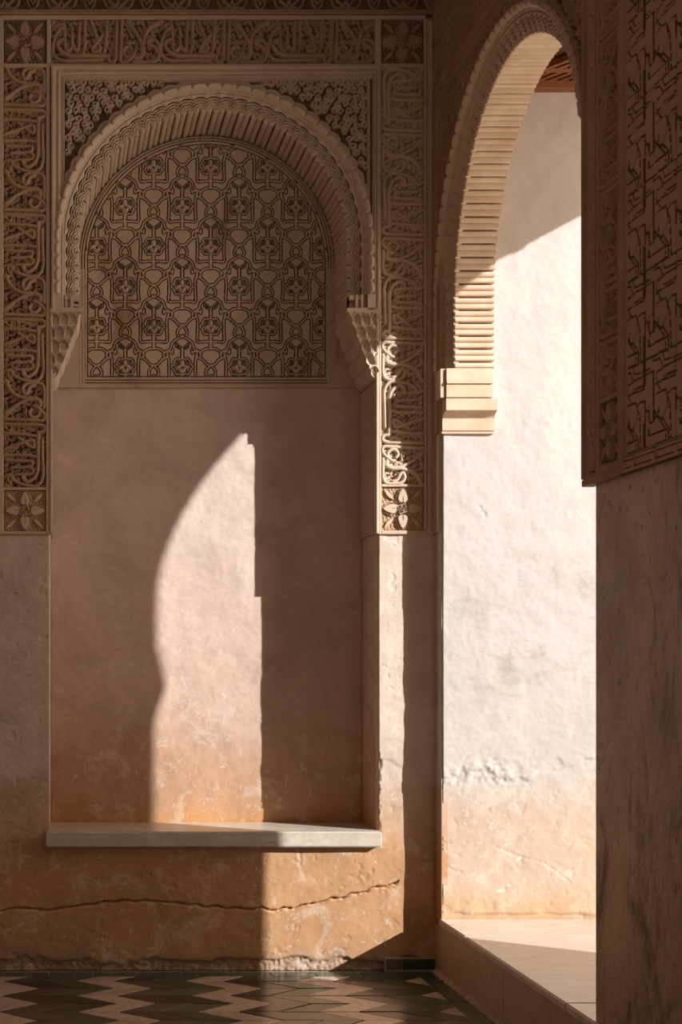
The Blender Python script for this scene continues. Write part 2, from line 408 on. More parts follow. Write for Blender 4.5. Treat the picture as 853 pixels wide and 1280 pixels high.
# ------------------------------------------------------------------ arch kit
UN = .0635                                  # arc length of one voussoir pair / lobe
def scal(t): return -.0125*t*t
def arch_unit_meshes(r, half, depth, lin=False, slant=.045):
    """meshes of lobe, fan and voussoir around angle 0 of a circle of radius r (centre at origin, apex +b)."""
    def pol(x, rho):      # x arc coordinate at intrados, rho outward from intrados
        if lin: return x, r+rho
        th = x/r; return (r+rho)*np.sin(th), (r+rho)*np.cos(th)
    X, R = np.meshgrid(np.linspace(-half, half, 23), np.linspace(.056, .117, 24)); t = X/half
    rho = R+scal(t); q = (R-.097)/.0175
    q = (rho-.0965)/.0175; H = np.where(np.abs(q) < 1, .001+.018*np.sqrt(np.clip(1-q*q, 0, 1))*(1-.75*np.abs(t)**5), -.010)
    H = np.where(rho < .0785, .000-.010*((rho > .0655) & (rho < .0700)), H)
    H = H-slant*np.clip(1-R/.10, 0, 1); H[0, :] = -.03; H[-1, :] = -.03
    a, b = pol(X, rho); lobe = gridmesh('cable_lobe', a, b, H)
    X, R = np.meshgrid(np.linspace(-half, half, 37), np.linspace(-.002, .060, 37)); t = X/half
    top = .058+scal(t); rho = R*top/.058
    FD = -.030; d0 = np.hypot(X, rho+.004); H = np.full(X.shape, FD)
    for rr in (.016, .028, .040, .051): H = np.maximum(H, FD+.030*sst(-np.abs(d0-rr), -.0034, -.0018))
    an = np.arctan2(X, rho+.004)
    for k in range(-3, 4):
        sp = np.abs(an-k*.42)*d0; H = np.maximum(H, np.where((d0 > .014) & ((k % 2 == 0) ^ (d0 > .032)), FD+.026*sst(-sp, -.0030, -.0014), FD))
    d1 = np.minimum(np.hypot(X-half, rho), np.hypot(X+half, rho))
    H = np.maximum(H, FD+.026*sst(-np.abs(d1-.014), -.003, -.0014))
    H = H-slant*np.clip(1-R/.10, 0, 1); H[0, :] = -.05
    a, b = pol(X, rho); fan = gridmesh('fan_ornament', a, b, H, ground=None)
    hb = H+slant*np.clip(1-R/.10, 0, 1); fm = (hb[:-1, :-1]+hb[1:, 1:]+hb[:-1, 1:]+hb[1:, :-1])/4 < -.021
    # voussoir: two rounded ribs with a dark slot between them
    prof = [(-1, -.0015), (-.95, -.0050), (-.85, -.0090), (-.62, -.0115), (-.4, -.0105), (-.2, -.0075), (-.125, -.003), (-.12, .034), (.12, .034), (.125, -.0085), (.25, -.0125), (.5, -.0135), (.75, -.0095), (.93, -.0052), (1, -.0015)]
    mb = MB(); z0, z1 = -.050, -depth
    zs = [z0, z0-.006, (z0+z1)/2, z1]; shr = [.004, 0, 0, 0]
    rows = []
    for z, s_ in zip(zs, shr):
        row = []
        for p, h in prof:
            a, b = pol(p*half*.995, h+s_+(.0008 if z == zs[2] else 0)); row.append((float(a), float(b), z))
        rows.append(row)
    mb.grid(rows)
    back = [(float(pol(p*half*.995, .03)[0]), float(pol(p*half*.995, .03)[1]), z0) for p, h in prof]
    mb.grid([back, rows[0]])
    vo = mesh('voussoir', mb.v, mb.f)
    return lobe, fan, vo, fm
def build_arch(root, mw, r, depth, nst, mat_band, mat_v, end_blocks=True, band=True, n=None, cut=9):
    """mw: matrix of the arch centre (a right, b up, n out)."""
    n = n or int(round(math.pi*r/UN)); n = n if n % 2 else n+1
    th = math.pi/(n); half = r*th/2
    ms = arch_unit_meshes(r, half, depth); ml = arch_unit_meshes(r, half, depth, True)
    for me, mt in zip(ms[:3]+ml[:3], (mat_band, mat_band, mat_v)*2): me.materials.append(mt)
    for q_ in (ms[1], ml[1]): q_.materials.append(M['ground_dark']); q_.polygons.foreach_set('material_index', ms[3].ravel().astype(np.int32))  # fan hollows coloured dark: shade put into the colour so ribs stand out
    names = ('cable_lobe', 'fan_ornament', 'voussoir')
    for i in range(n):
        ang = -(i-(n-1)/2)*th
        for me, nm in zip(ms, names):
            if nm != 'voussoir' and (not band or -ang > cut): continue
            link(nm, me, None, root, mw @ Matrix.Rotation(ang, 4, 'Z'))
    for sgn in (1, -1):
        for k in range(nst):
            for me, nm in zip(ml, names):
                if nm != 'voussoir' and (not band or (cut < 9 and sgn > 0)): continue
                link(nm, me, None, root, mw @ T((0, -half*(2*k+1), 0)) @ Matrix.Rotation(-sgn*math.pi/2, 4, 'Z'))
    return half
def arch_fill(mb, ca, cz, r, zs, a0, a1, zt, y0, y1, conv, flare=0.0):
    """solid wall around an arched hole; polygon rings from hole to rectangle; conv(a,b,n)->world."""
    N = 48
    def ring(r): return [(ca-r, zs)]+[(ca-r*math.cos(i*math.pi/N), cz+r*math.sin(i*math.pi/N)) for i in range(N+1)]+[(ca+r, zs)]
    inner = ring(r); front = ring(r+flare)
    outer = [(a0, zs)]
    for i in range(N+1):
        an = i*math.pi/N; dx, dz = -math.cos(an), math.sin(an)
        ts = []
        if dx < -1e-6: ts.append((a0-ca)/dx)
        if dx > 1e-6: ts.append((a1-ca)/dx)
        if dz > 1e-6: ts.append((zt-cz)/dz)
        t = min(ts); outer.append((ca+dx*t, cz+dz*t))
    outer.append((a1, zs))
    for nn in (y0, y1):
        mb.grid([[conv(a, b, nn) for a, b in (front if nn == y0 else inner)], [conv(a, b, nn) for a, b in outer]])
        for c, dx in ((a0, -1), (a1, 1)):   # corner triangles
            i = [k for k, o in enumerate(outer) if abs(o[0]-c) < 1e-6][-1 if dx < 0 else 0]
            j = i+1 if dx < 0 else i-1
            mb.quad(conv(*outer[i], nn), conv(c, zt, nn), conv(*outer[j], nn))
    mb.grid([[conv(a, b, y0) for a, b in front], [conv(a, b, y1) for a, b in inner]])
    mb.quad(conv(a0, zs, y0), conv(ca-r-flare, zs, y0), conv(ca-r, zs, y1), conv(a0, zs, y1))
    mb.quad(conv(ca+r+flare, zs, y0), conv(a1, zs, y0), conv(a1, zs, y1), conv(ca+r, zs, y1))
def spandrel_mesh(side, a0, a1, bt, ca, cz, r, bb, k, nunit, field=-.034, mats=None):
    """side -1: a0 is the outer top corner; +1: a1 is. k scales the curls."""
    st = .0026 if k < 1.1 else .003
    A, B = ag(a0, a1, bb, bt, st)
    dx, dz = A-ca, B-cz; R = np.hypot(dx, dz); th = math.pi/nunit
    half = r*th/2
    ang = np.arctan2(dx, dz); tt = ((ang/th+.5) % 1)*2-1
    rho = R-r-scal(tt)
    low = dz < 0
    tl = ((-dz/(2*half)) % 1)*2-1
    rho = np.where(low, np.abs(dx)-r-scal(tl), rho)
    mask = rho > .1125
    edge = (a1-A) if side > 0 else (A-a0)
    e = np.minimum(edge, bt-B)
    cx0 = a1 if side > 0 else a0
    L = []; pts = []
    sp = .0385*k; rs = np.random.default_rng(77)
    for r_ in range(40):
        for c_ in range(40):
            du = sp*(.55+c_+(.5 if r_ % 2 else 0))+rs.uniform(-.004, .004)*k; dv = sp*(.55+r_*.88)+rs.uniform(-.004, .004)*k
            x = cx0+(du if side < 0 else -du); y = bt-dv
            if a0 < x < a1 and y > bb:
                rad = math.hypot(x-ca, y-cz) if y > cz else abs(x-ca)
                if rad > r+.137+.3*sp: pts.append((x, y))
    for i, (x, y) in enumerate(pts):
        near = sorted(range(len(pts)), key=lambda j: (pts[j][0]-x)**2+(pts[j][1]-y)**2)[1:3]
        sg = 1 if i % 2 else -1
        tx, ty = pts[near[i % 2]]; an = math.atan2(ty-y, tx-x)
        rr = (.0205 if i % 3 else .018)*k
        tail = (x+(tx-x)*.62+(ty-y)*.12, y+(ty-y)*.62-(tx-x)*.12)
        L.append((spiral(x, y, rr*.84, an+sg*1.6-sg*2*math.pi*1.15, sg, 1.15), rr*.19)); L.append((crom([(x+rr*.6*math.cos(an+sg*1.6), y+rr*.6*math.sin(an+sg*1.6)), (x+(tx-x)*.5+(ty-y)*.25*sg, y+(ty-y)*.5-(tx-x)*.25*sg), (tx+rr*.6*math.cos(an+sg*1.6), ty+rr*.6*math.sin(an+sg*1.6))], 4), .0027*k))
        tx, ty = pts[near[1-i % 2]]; an = math.atan2(ty-y, tx-x)
        0 and L.append((crom([(x+rr*.8*math.cos(an), y+rr*.8*math.sin(an)), (x+(tx-x)*.5-(ty-y)*.18, y+(ty-y)*.5+(tx-x)*.18), (tx, ty)], 3)[:-2], .0044*k))
    D = sdf_lines(A, B, L)
    D2 = sdf_lines(A, B, tendrils(a0, a1, bb, bt, .026*k, .010*k, 11, .0036*k))
    h = np.maximum(sst(-D, -.0018, .0006)*-field, sst(-D2, -.0016, .0004)*.007)+field
    h = np.where((rho < .1155), field, np.where(rho < .133, .001, np.where(rho < .136, -.006, h)))
    h = np.where(e < .006, .001, np.where(e < .009, field, h))
    return gridmesh('arabesque', A, B, h, mask, ground=field*.5, mats=mats)
def u_molding(mb, prof, a0, a1, bt, b0, k1=1, b1=None):
    """prof: list of (d outward from the inner edge, n); runs up a0, across bt and down a1."""
    ring = []
    for d, n_ in prof: ring.append([(a0-d, b0, n_), (a0-d, bt+d, n_), (a1+d*k1, bt+d, n_), (a1+d*k1, b0 if b1 is None else b1, n_)])
    mb.grid([list(p) for p in ring])

# ================================================================== SETTING
NX0, NX1, ND = -.012, 1.589, .38
SILLZ = .685; DECZ = 2.130
YW = -.10; XO = 2.092
CA, CZ, CR = .786, 3.547, .667           # niche arch
DA, DZ, DR = 1.0, 3.206, .84           # doorway arch (a = -Y)
ZCOR = 3.216; ZIMP = 2.763
TOP = 5.2
YN = -2.0
# --- back wall: heights taken as 3-d mesh; the ochre lower front is a real relief (crack, crumbled foot)
wb = MB()
yb = .045
wb.box(-3.2, NX0, yb, .8, 0, TOP); wb.box(NX1, XL+.25, yb, .8, 0, TOP)
wb.box(NX0, NX1, ND, .8, .3, TOP); wb.box(NX0, NX1, yb, .8, 0, .60)
arch_fill(wb, CA, CZ, CR+.012, ZCOR-.02, NX0, NX1, TOP, .062, ND+.01, lambda a, b, n: (a, n, b), .095)
wall_back = wb.build('wall_back', M['niche']); tag(wall_back, kind='structure')
def wallfield(a0, a1, b0, b1, st, kind):
    A, B = ag(a0, a1, b0, b1, st); H = np.zeros(A.shape)
    def vn(sc, seed):
        rs = np.random.default_rng(seed); na = int((a1-a0)*sc)+3; nb = int((b1-b0)*sc)+3
        G = rs.random((nb, na)); x = (A-a0)*sc; y = (B-b0)*sc; i = x.astype(int); j = y.astype(int); fx = sst(x-i, 0, 1); fy = sst(y-j, 0, 1)
        return (G[j, i]*(1-fx)+G[j, i+1]*fx)*(1-fy)+(G[j+1, i]*(1-fx)+G[j+1, i+1]*fx)*fy-.5
    H += vn(4, 1)*.006+vn(14, 2)*.003+vn(45, 3)*.0012+vn(110, 4)*.0008
    if kind == 'lower':
        c = [(-.30, .30), (.05, .305), (.30, .335), (.55, .335), (.80, .315), (1.02, .30), (1.15, .305), (1.3, .335), (1.45, .37), (1.58, .405), (1.68, .43)]
        q = crom(c, 5); q = [(x+.004*math.sin(31*x), y+.006*math.sin(57*x)+.004*math.sin(131*x)) for x, y in q]
        D = sdf_lines(A, B, [(q, 0)], .08); D = np.minimum(D, .08)
        H -= sst(-D, -.0055, -.002)*.022; H += np.where(D < .02, (vn(60, 9))*.006*(1-D/.02), 0)
        foot = .055+vn(9, 5)*.05+vn(30, 6)*.02
        H -= sst(-(B-foot), -.01, .01)*(.010+np.clip(vn(85, 7)+vn(38, 27)*.8+.3, 0, 1)*.010)
        chips = vn(13, 12)+vn(37, 22)*.7+vn(90, 32)*.35; H -= sst(chips, .44, .48)*.0025
    if kind == 'white':
        ledge = .94+.10*np.clip((A-1.9)*1.2, -1, 1)+vn(6, 5)*.10+vn(22, 6)*.06
        band = np.exp(-((B-ledge)/.055)**2)*np.clip(1.3-(A-1.86)*1.1, .15, 1)
        H += -sst(-(B-ledge), -.006, .006)*.004 + band*np.clip(vn(7, 31)+.12, 0, .5)*(vn(75, 7)+vn(33, 17))*.022
        c = [(2.035, 2.252), (2.052, 2.25), (2.056, 2.232), (2.076, 2.216), (2.068, 2.196)]
        D = sdf_lines(A, B, [(c, 0), (crom([(2.12, .62), (2.25, .57), (2.36, .54), (2.48, .45)], 4), 0), (crom([(1.87, .60), (1.9, .52), (1.96, .50)], 4), 0)], .03)
        H -= sst(-D, -.0036, -.002)*.004
        foot = .30+vn(14, 8)*.03; H -= sst(-(B-foot), -.008, .008)*.008
        chips = vn(13, 12)+vn(37, 22)*.7+vn(90, 32)*.35; H -= sst(chips, .42, .46)*(B < .95)*.002
    if kind == 'lower':
        e = A-NX1; ch = .010+vn(12, 5)*.03+vn(60, 6)*.02
        H -= np.where((e > 0) & (e < ch) & (B < 1.1) & (B > .66), .008, 0)
        H -= np.where(A > NX1, sst(-(B-(1.0+vn(8, 8)*.12+vn(30, 18)*.04)), -.004, .004)*.003*sst(B, .55, .8), 0)
    if kind == 'lower':
        inside = lambda m: (A > NX0+m) & (A < NX1-m) & (B > .62+m)
        H = np.where(inside(0), -.04, H); return gridmesh(kind+'_face', A, B, H, ~inside(.007), skirt=-.04)
    return gridmesh(kind+'_face', A, B, H, skirt=-.04)
link('plaster_face', wallfield(-.50, XL+.01, 0, DECZ, .0055, 'lower'), M['lower'], wall_back, FB @ T((0, 0, -.012)))
MB().box(XL, XL+.03, YW+.004, .03, .262, DECZ).build('plaster_return', M['lower'], wall_back)
link('plaster_face', wallfield(NX0, NX1, .60, 2.93, .008, 'niche'), M['niche'], wall_back, FB @ T((0, 0, -ND+.004)))
# hollow at the niche's lower left corner is plain mortar
# --- right wall (near block, spandrel wall over the doorway)
wr = MB(); cv = lambda a, b, n: (XD+n, -a, b)
wr.box(XL, XO, -9, YN, 0, 2.13); wr.box(XD+.05, XO, -9, YN, 2.13, TOP)
arch_fill(wr, DA, DZ, DR+.014, ZIMP-.02, -.10, 2.02, TOP, .062, XO-XD, cv, .07)
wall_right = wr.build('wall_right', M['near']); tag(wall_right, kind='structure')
# --- antechamber
wa = MB().box(XL+.008, 6.4, YW+.012, .5, 0, TOP); wall_far = wa.build('wall_antechamber', M['white']); tag(wall_far, kind='structure')
link('plaster_face', wallfield(XL+.004, 3.2, .262, 4.3, .007, 'white'), M['white'], wall_far, FB @ T((0, 0, -YW)))
X2, OT = 3.75, .12
OYN, OR, OZC, OZI = 1.965, .765, 3.62, 3.17          # outer arch: near jamb a, radius, centre z, impost z
OCA = 1.19
wo = MB(); cvo = lambda a, b, n: (X2+n, -a, b)
wo.box(X2, X2+OT, -9, -OYN, 0, TOP); wo.box(X2, X2+OT, -(OCA-OR), .3, 0, TOP)
arch_fill(wo, OCA, OZC, OR+.012, OZI, OCA-OR-.02, OYN+.02, TOP, 0, OT, cvo)
wall_outer = wo.build('wall_outer', M['white']); tag(wall_outer, kind='structure')
fa = MB().box(XL+.04, X2+OT+.1, -9, YW+.01, .0, .235).build('floor_antechamber', M['rubble']); tag(fa, kind='structure')
ca_ = MB().box(XO-.0, X2, -9, .3, 4.30, 4.5).build('ceiling_antechamber', M['wood_dark']); tag(ca_, kind='structure')
MB().box(XO, 2.3, -6.2, -6.0, 0, TOP).box(3.5, X2, -6.2, -6.0, 0, TOP).box(2.3, 3.5, -6.2, -6.0, 3.0, TOP).build('wall_antechamber_end', M['white'])['kind'] = 'structure'
# main room shell
tag(MB().box(-3.4, -3.2, -8.2, .8, 0, TOP).build('wall_left', M['niche']), kind='structure')
cm = MB().box(-3.4, X2+OT+.1, -9.2, .8, TOP, TOP+.3).build('ceiling', M['wood_dark']); tag(cm, kind='structure')
wn = MB().box(-3.4, -.9, -8.3, -8.1, 0, TOP).box(1.7, 1.9, -8.3, -8.1, 0, TOP).box(-.9, 1.7, -8.3, -8.1, 4.2, TOP).box(-.9, 1.7, -8.3, -8.1, 0, 1.6)
tag(wn.build('wall_rear', M['niche']), kind='structure')
tag(MB().box(-30, 40, -40, 30, -.4, -.06).build('courtyard_ground', M['ground']), kind='structure')

# --- floor with zigzag tiles
floor = MB().box(-3.3, XL+.02, -9.1, .1, -.05, -.004).build('floor', M['grout']); tag(floor, kind='structure')
PW, AMP, PER = .172, .166, .29
def clip(poly, f):
    out = []
    for i in range(len(poly)):
        p, q = poly[i], poly[(i+1) % len(poly)]; a, b = f(p), f(q)
        if a >= 0: out.append(p)
        if (a >= 0) != (b >= 0):
            t = a/(a-b); out.append((p[0]+(q[0]-p[0])*t, p[1]+(q[1]-p[1])*t))
    return out
def area(p): return abs(sum(p[i][0]*p[(i+1) % len(p)][1]-p[(i+1) % len(p)][0]*p[i][1] for i in range(len(p)))/2)
BX, BY = 1.760, -.105
stuff = {0: MB(), 1: MB(), 2: MB()}
mats3 = (M['t_white'], M['t_black'], M['t_green'])
g_ = .0028
for band in range(-18, 10):
    for leg in range(0, 26):
        xL = .630+band*PW; y0 = -.347+.145*2-leg*PER/2+.29     # going toward the camera
        s = leg % 2
        xa = xL+AMP if s == 0 else xL; xb = xL if s == 0 else xL+AMP
        y1 = y0-PER/2
        poly = [(xa+g_, y0-g_), (xa+PW-g_, y0-g_), (xb+PW-g_, y1+g_), (xb+g_, y1+g_)]
        poly = clip(poly, lambda p: BX-g_-p[0]); poly = clip(poly, lambda p: BY-g_-p[1]) if poly else poly
        if len(poly) < 3 or area(poly) < 4e-4: continue
        cx = sum(p[0] for p in poly)/len(poly); cy = sum(p[1] for p in poly)/len(poly)
        c = band % 3
        if cy > -1.35 and cx > -.42:
            rs = random.Random(band*97+leg)
            P2 = [(x-cx, y-cy) for x, y in reversed(poly)]
            mb = MB().prism(P2, -.012, rs.uniform(-.0015, .0015), bev=.002)
            link('tile', mesh('tile', mb.v, mb.f), mats3[c], floor, T((cx, cy, 0)) @ Matrix.Rotation(rs.uniform(-.006, .006), 4, 'X') @ Matrix.Rotation(rs.uniform(-.006, .006), 4, 'Y'))
        elif cy > -4.5: stuff[c].prism(list(reversed(poly)), -.012, 0)
for c in stuff:
    if stuff[c].f: tag(stuff[c].build('tile_field', mats3[c], floor), kind='stuff')
def border(x0, x1, y0, y1):
    mb = MB(); cx, cy = (x0+x1)/2, (y0+y1)/2; g = .002
    mb.prism([(x0-cx+g, y0-cy+g), (x1-cx-g, y0-cy+g), (x1-cx-g, y1-cy-g), (x0-cx+g, y1-cy-g)], -.012, random.uniform(-.001, .001), bev=.002)
    link('border_tile', mesh('border_tile', mb.v, mb.f), M['t_border'], floor, T((cx, cy, 0)))
x = -.45
while x < BX-.05:
    border(x, min(x+.215, BX), BY, -.006); x += .215
y = -.006
while y > -1.5:
    border(BX, XL-.012, max(y-.2, -1.5), y); y -= .2
# dark tile skirting in the corner
bsk = MB().box(1.615, XL, -.003, .012, .0, .068).build('baseboard_back', M['rubble']); tag(bsk, kind='structure')
for x0, x1 in ((1.62, 1.70), (1.70, 1.86)):
    b = MB().box(x0+.002-(x0+x1)/2, x1-.002-(x0+x1)/2, -.009, .0, .012, .062)
    link('tile', mesh('tile', b.v, b.f), M['t_black'] if x0 < 1.66 else M['t_border'], bsk, T(((x0+x1)/2, -.002, 0)))

# ================================================================== MARBLE
step = empty('marble_step', T((XL, YW, 0)), 'long marble step with stained riser under the lit archway', 'step')
ys = [0.10, -1.03, -1.9, -2.6]
for i in range(3):
    y1, y0 = ys[i], ys[i+1]; L = y1-y0
    mb = MB(); b0 = bmesh.new(); bmesh.ops.create_cube(b0, size=1, matrix=Matrix.Diagonal((.03, L-.003, .225, 1)))
    bmesh.ops.bevel(b0, geom=b0.edges[:], offset=.003, segments=1, affect='EDGES')
    me = bpy.data.meshes.new('riser_slab'); b0.to_mesh(me); b0.free()
    link('riser_slab', me, M['riser'], step, T((.009, (y0+y1)/2-YW, .1275)))
def slab(x0, x1, y0, y1, z0, z1, name, mat, parent, org, bev=.006, seg=2):
    b0 = bmesh.new(); bmesh.ops.create_cube(b0, size=1, matrix=Matrix.Diagonal((x1-x0, y1-y0, z1-z0, 1)))
    bmesh.ops.bevel(b0, geom=b0.edges[:], offset=bev, segments=seg, affect='EDGES')
    me = bpy.data.meshes.new(name); b0.to_mesh(me); b0.free()
    return link(name, me, mat, parent, T(((x0+x1)/2-org[0], (y0+y1)/2-org[1], (z0+z1)/2-org[2])))
org = (XL, YW, 0)
for y0, y1 in ((-.51, -.09), (-1.75, -.512), (-4.6, -1.752)):
    slab(XL-.014, 3.62, y0, y1-.001, .240, .273, 'tread_slab', M['marble'], step, org, .006, 3)
def rubble_strip(x0, x1, y0, y1, n, parent, org, nm='mortar_crumb', h=.035, axis='y'):
    rs = np.random.default_rng(4); mb = MB(); rows = []
    for i in range(n+1):
        t = i/n; row = []
        for j, (u, hh) in enumerate(((0, 1.0), (.35, .8), (.7, .35), (1, 0))):
            w1 = (.6+.6*rs.random()) if j else 1
            if axis == 'y': row.append((x1+(x0-x1)*u*w1-org[0], y0+(y1-y0)*t-org[1], h*hh*(.6+.7*rs.random()) if j < 3 else 0))
            else: row.append((x0+(x1-x0)*t-org[0], y1+(y0-y1)*u*w1-org[1], h*hh*(.6+.7*rs.random()) if j < 3 else 0))
        rows.append(row)
    mb.grid(rows); return tag(mb.build(nm, M['rubble'], parent), kind='stuff')
rubble_strip(XL-.026, XL-.002, -2.2, -.02, 420, step, org, h=.022)
sill = empty('niche_sill', T(((NX0+NX1)/2, 0, SILLZ)), 'grey marble sill slab at the foot of the wall niche', 'sill')
sl_o = slab(-.035, NX1+.006, -.036, ND-.002, SILLZ-.076, SILLZ, 'slab', M['sill'], sill, ((NX0+NX1)/2, 0, SILLZ), .006, 3)

# ================================================================== CARVED DECOR, back wall
# frame ledges (fillets) that separate the panels
def fillet_set(root, mw, rects, mat, t0=-.030, t1=.0):
    for a0, a1, b0, b1 in rects:
        ca, cb = (a0+a1)/2, (b0+b1)/2; w_, h_ = (a1-a0)/2, (b1-b0)/2; e = min(.003, w_*.4, h_*.4)
        mb = MB(); mb.v = [(-w_, -h_, t0), (w_, -h_, t0), (w_, h_, t0), (-w_, h_, t0), (-w_, -h_, t1-e), (w_, -h_, t1-e), (w_, h_, t1-e), (-w_, h_, t1-e), (-w_+e, -h_+e, t1), (w_-e, -h_+e, t1), (w_-e, h_-e, t1), (-w_+e, h_-e, t1)]
        mb.f = [(0, 1, 5, 4), (1, 2, 6, 5), (2, 3, 7, 6), (3, 0, 4, 7), (4, 5, 9, 8), (5, 6, 10, 9), (6, 7, 11, 10), (7, 4, 8, 11), (8, 9, 10, 11)]
        link('fillet', mesh('fillet', mb.v, mb.f), mat, root, mw @ T((ca, cb, 0)))
LX0, LX1 = pa(4.5), pa(57.5); RX0, RX1 = pa(477), pa(530.5)
BT0, BT1 = pb(79), pb(24); CB0, CB1 = pb(609), pb(84); RB0, RB1 = pb(605), pb(84)
trim = bpy.data.objects.new('trim_1', None); COL.objects.link(trim); tag(trim, kind='structure')
fillet_set(trim, FB, [
    (pa(-40), LX0, pb(668), pb(19)), (LX1, pa(62.5), pb(668), pb(79)), (LX0, LX1, pb(668), pb(664)), (LX0, LX1, pb(612.5), CB0), (LX0, LX1, CB1, BT0),
    (LX0, pa(533), BT1, pb(18.5)), (LX1+.003, pa(64), BT0, BT1), (pa(469), RX0, BT0, BT1), (pa(62.5), RX0, CB1+.001, BT0),
    (pa(474), RX0, pb(668), CB1), (RX1, pa(534), pb(668), BT1), (RX0, RX1, pb(668), pb(663)), (RX0, RX1, pb(608.5), RB0), (RX0, RX1, RB1, BT0)], M['carved'])
fillet_set(trim, FB, [(pa(534.5), pa(541), pb(668), pb(0)-.1)], M['carved'], -.03, .006)
fillet_set(trim, FB, [(pa(-40), pa(541), pb(18), pb(15.5)), (pa(-40), pa(541), pb(15), pb(13))], M['carved_dark'], -.03, .012)
me_ins = insc_mesh()
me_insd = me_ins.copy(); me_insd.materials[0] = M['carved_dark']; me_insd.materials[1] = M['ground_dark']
def frieze(mw, n, L, width, label, dark=False, grp=None, nm='inscription_frieze'):
    r_ = empty(nm, mw, label, 'frieze', grp)
    for i in range(n):
        link('inscription', me_insd if dark else me_ins, None, r_, T((i*L/n, 0, 0)) @ Matrix.Diagonal((L/n/UP, width/VW, 1, 1)))
    return r_
RZ = lambda d: Matrix.Rotation(math.radians(d), 4, 'Z')
G = 'carved inscription friezes'
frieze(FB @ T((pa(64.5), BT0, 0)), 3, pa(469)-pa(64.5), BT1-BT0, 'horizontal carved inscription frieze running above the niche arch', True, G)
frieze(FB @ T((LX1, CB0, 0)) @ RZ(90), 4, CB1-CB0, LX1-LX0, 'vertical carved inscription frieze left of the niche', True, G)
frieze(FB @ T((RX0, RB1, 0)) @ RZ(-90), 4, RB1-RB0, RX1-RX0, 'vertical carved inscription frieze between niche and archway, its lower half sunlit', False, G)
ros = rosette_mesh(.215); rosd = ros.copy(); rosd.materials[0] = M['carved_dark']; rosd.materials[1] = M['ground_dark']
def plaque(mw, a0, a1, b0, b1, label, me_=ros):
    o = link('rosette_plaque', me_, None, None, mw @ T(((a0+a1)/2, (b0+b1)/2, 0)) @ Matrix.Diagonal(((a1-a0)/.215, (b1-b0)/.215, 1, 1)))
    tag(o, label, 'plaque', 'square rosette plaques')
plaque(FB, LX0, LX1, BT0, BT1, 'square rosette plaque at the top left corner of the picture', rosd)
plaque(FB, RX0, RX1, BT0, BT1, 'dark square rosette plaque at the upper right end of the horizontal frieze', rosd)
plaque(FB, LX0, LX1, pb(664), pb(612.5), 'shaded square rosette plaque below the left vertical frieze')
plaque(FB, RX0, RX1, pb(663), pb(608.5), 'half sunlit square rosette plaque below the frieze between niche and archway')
# frieze of knots along the very top
def knot_mesh(w_, h_, seed=0, st=.003):
    A, B = ag(0, w_, 0, h_, st); cx = w_/2; L = []
    for s in (-1, 1):
        L += [(crom([(cx+s*.02, h_), (cx+s*.02, h_*.75), (cx+s*.05, h_*.62), (cx+s*.05, h_*.35), (cx+s*.025, h_*.2), (cx, h_*.05)], 4), .0045),
              (crom([(cx+s*.08, h_), (cx+s*.085, h_*.5), (cx+s*.06, h_*.1), (cx+s*.02, h_*.1), (cx, h_*.3)], 4), .0045),
              ([(cx+s*.12, h_), (cx+s*.10, h_*.6), (cx+s*.13, h_*.15), (cx+s*w_/2, 0)], .004),
              (crom([(cx+s*w_/2, h_*.9), (cx+s*(w_/2-.03), h_*.5), (cx+s*w_/2, h_*.2)], 4), .004)]
    D = sdf_lines(A, B, L); D2 = sdf_lines(A, B, tendrils(0, w_, 0, h_, .03, .010, 21+seed))
    H = np.maximum(sst(-D, -.0018, .0008)*.026, sst(-D2, -.0015, .0008)*.013)-.026
    return gridmesh('knotwork', A, B, H, ground=-.012, mats=(M['carved_dark'], M['ground_dark']))
km = knot_mesh(.30, .16)
kr = empty('knotwork_frieze', FB @ T((pa(-30), pb(12.5), 0)), 'dark knotwork frieze cut off by the top edge of the picture', 'frieze')
for i in range(8):
    wk = pa(540)-pa(-30); link('knotwork', km, None, kr, T((i*wk/8, 0, 0)) @ Matrix.Diagonal((wk/8/.30, 1, 1, 1)))
fillet_set(trim, FB, [(pa(-40), pa(541), pb(12.5)+.16, TOP)], M['carved_dark'], -.03, .0)
# alfiz moulding of the niche
alf = empty('niche_surround', FB @ T((CA, ZCOR, 0)), 'pale stepped stucco moulding framing the niche arch', 'moulding')
mb = MB(); u_molding(mb, [(0, -.03), (0, -.008), (.006, -.004), (.008, -.010), (.014, -.010), (.016, .004), (.026, .006), (.030, .002), (.032, -.004), (.036, -.004), (.040, .008), (.052, .010), (.060, .008), (.062, -.03)],
    pa(75)-CA+.018, pa(466)-CA, pb(97)-ZCOR, .0, .55, .0)
mb.build('moulding_profile', M['arch'], alf)
fillet_set(trim, FB, [(-.014, -.001, DECZ, ZCOR), (pa(470.5), pa(473.8), DECZ, ZCOR)], M['arch'], -.03, .004)
# spandrels of the niche
n_n = int(round(math.pi*CR/UN)); n_n += 1-n_n % 2
for side, lab in ((-1, 'pierced arabesque spandrel in the upper left corner of the niche frame'), (1, 'pierced arabesque spandrel in the upper right corner of the niche frame')):
    a0, a1 = (pa(75)+.016, CA) if side < 0 else (CA, pa(452)+.042)
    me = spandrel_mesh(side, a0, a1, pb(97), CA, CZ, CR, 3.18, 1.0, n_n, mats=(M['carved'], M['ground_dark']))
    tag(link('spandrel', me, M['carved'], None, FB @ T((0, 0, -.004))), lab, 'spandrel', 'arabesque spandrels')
na = empty('niche_arch', FB @ T((CA, ZCOR, 0)), 'scalloped stucco arch of the niche with radiating ribs and lobed rim', 'arch')
hf = build_arch(na, T((0, CZ-ZCOR, -.004)), CR, ND-.006, 4, M['arch'], M['arch'])
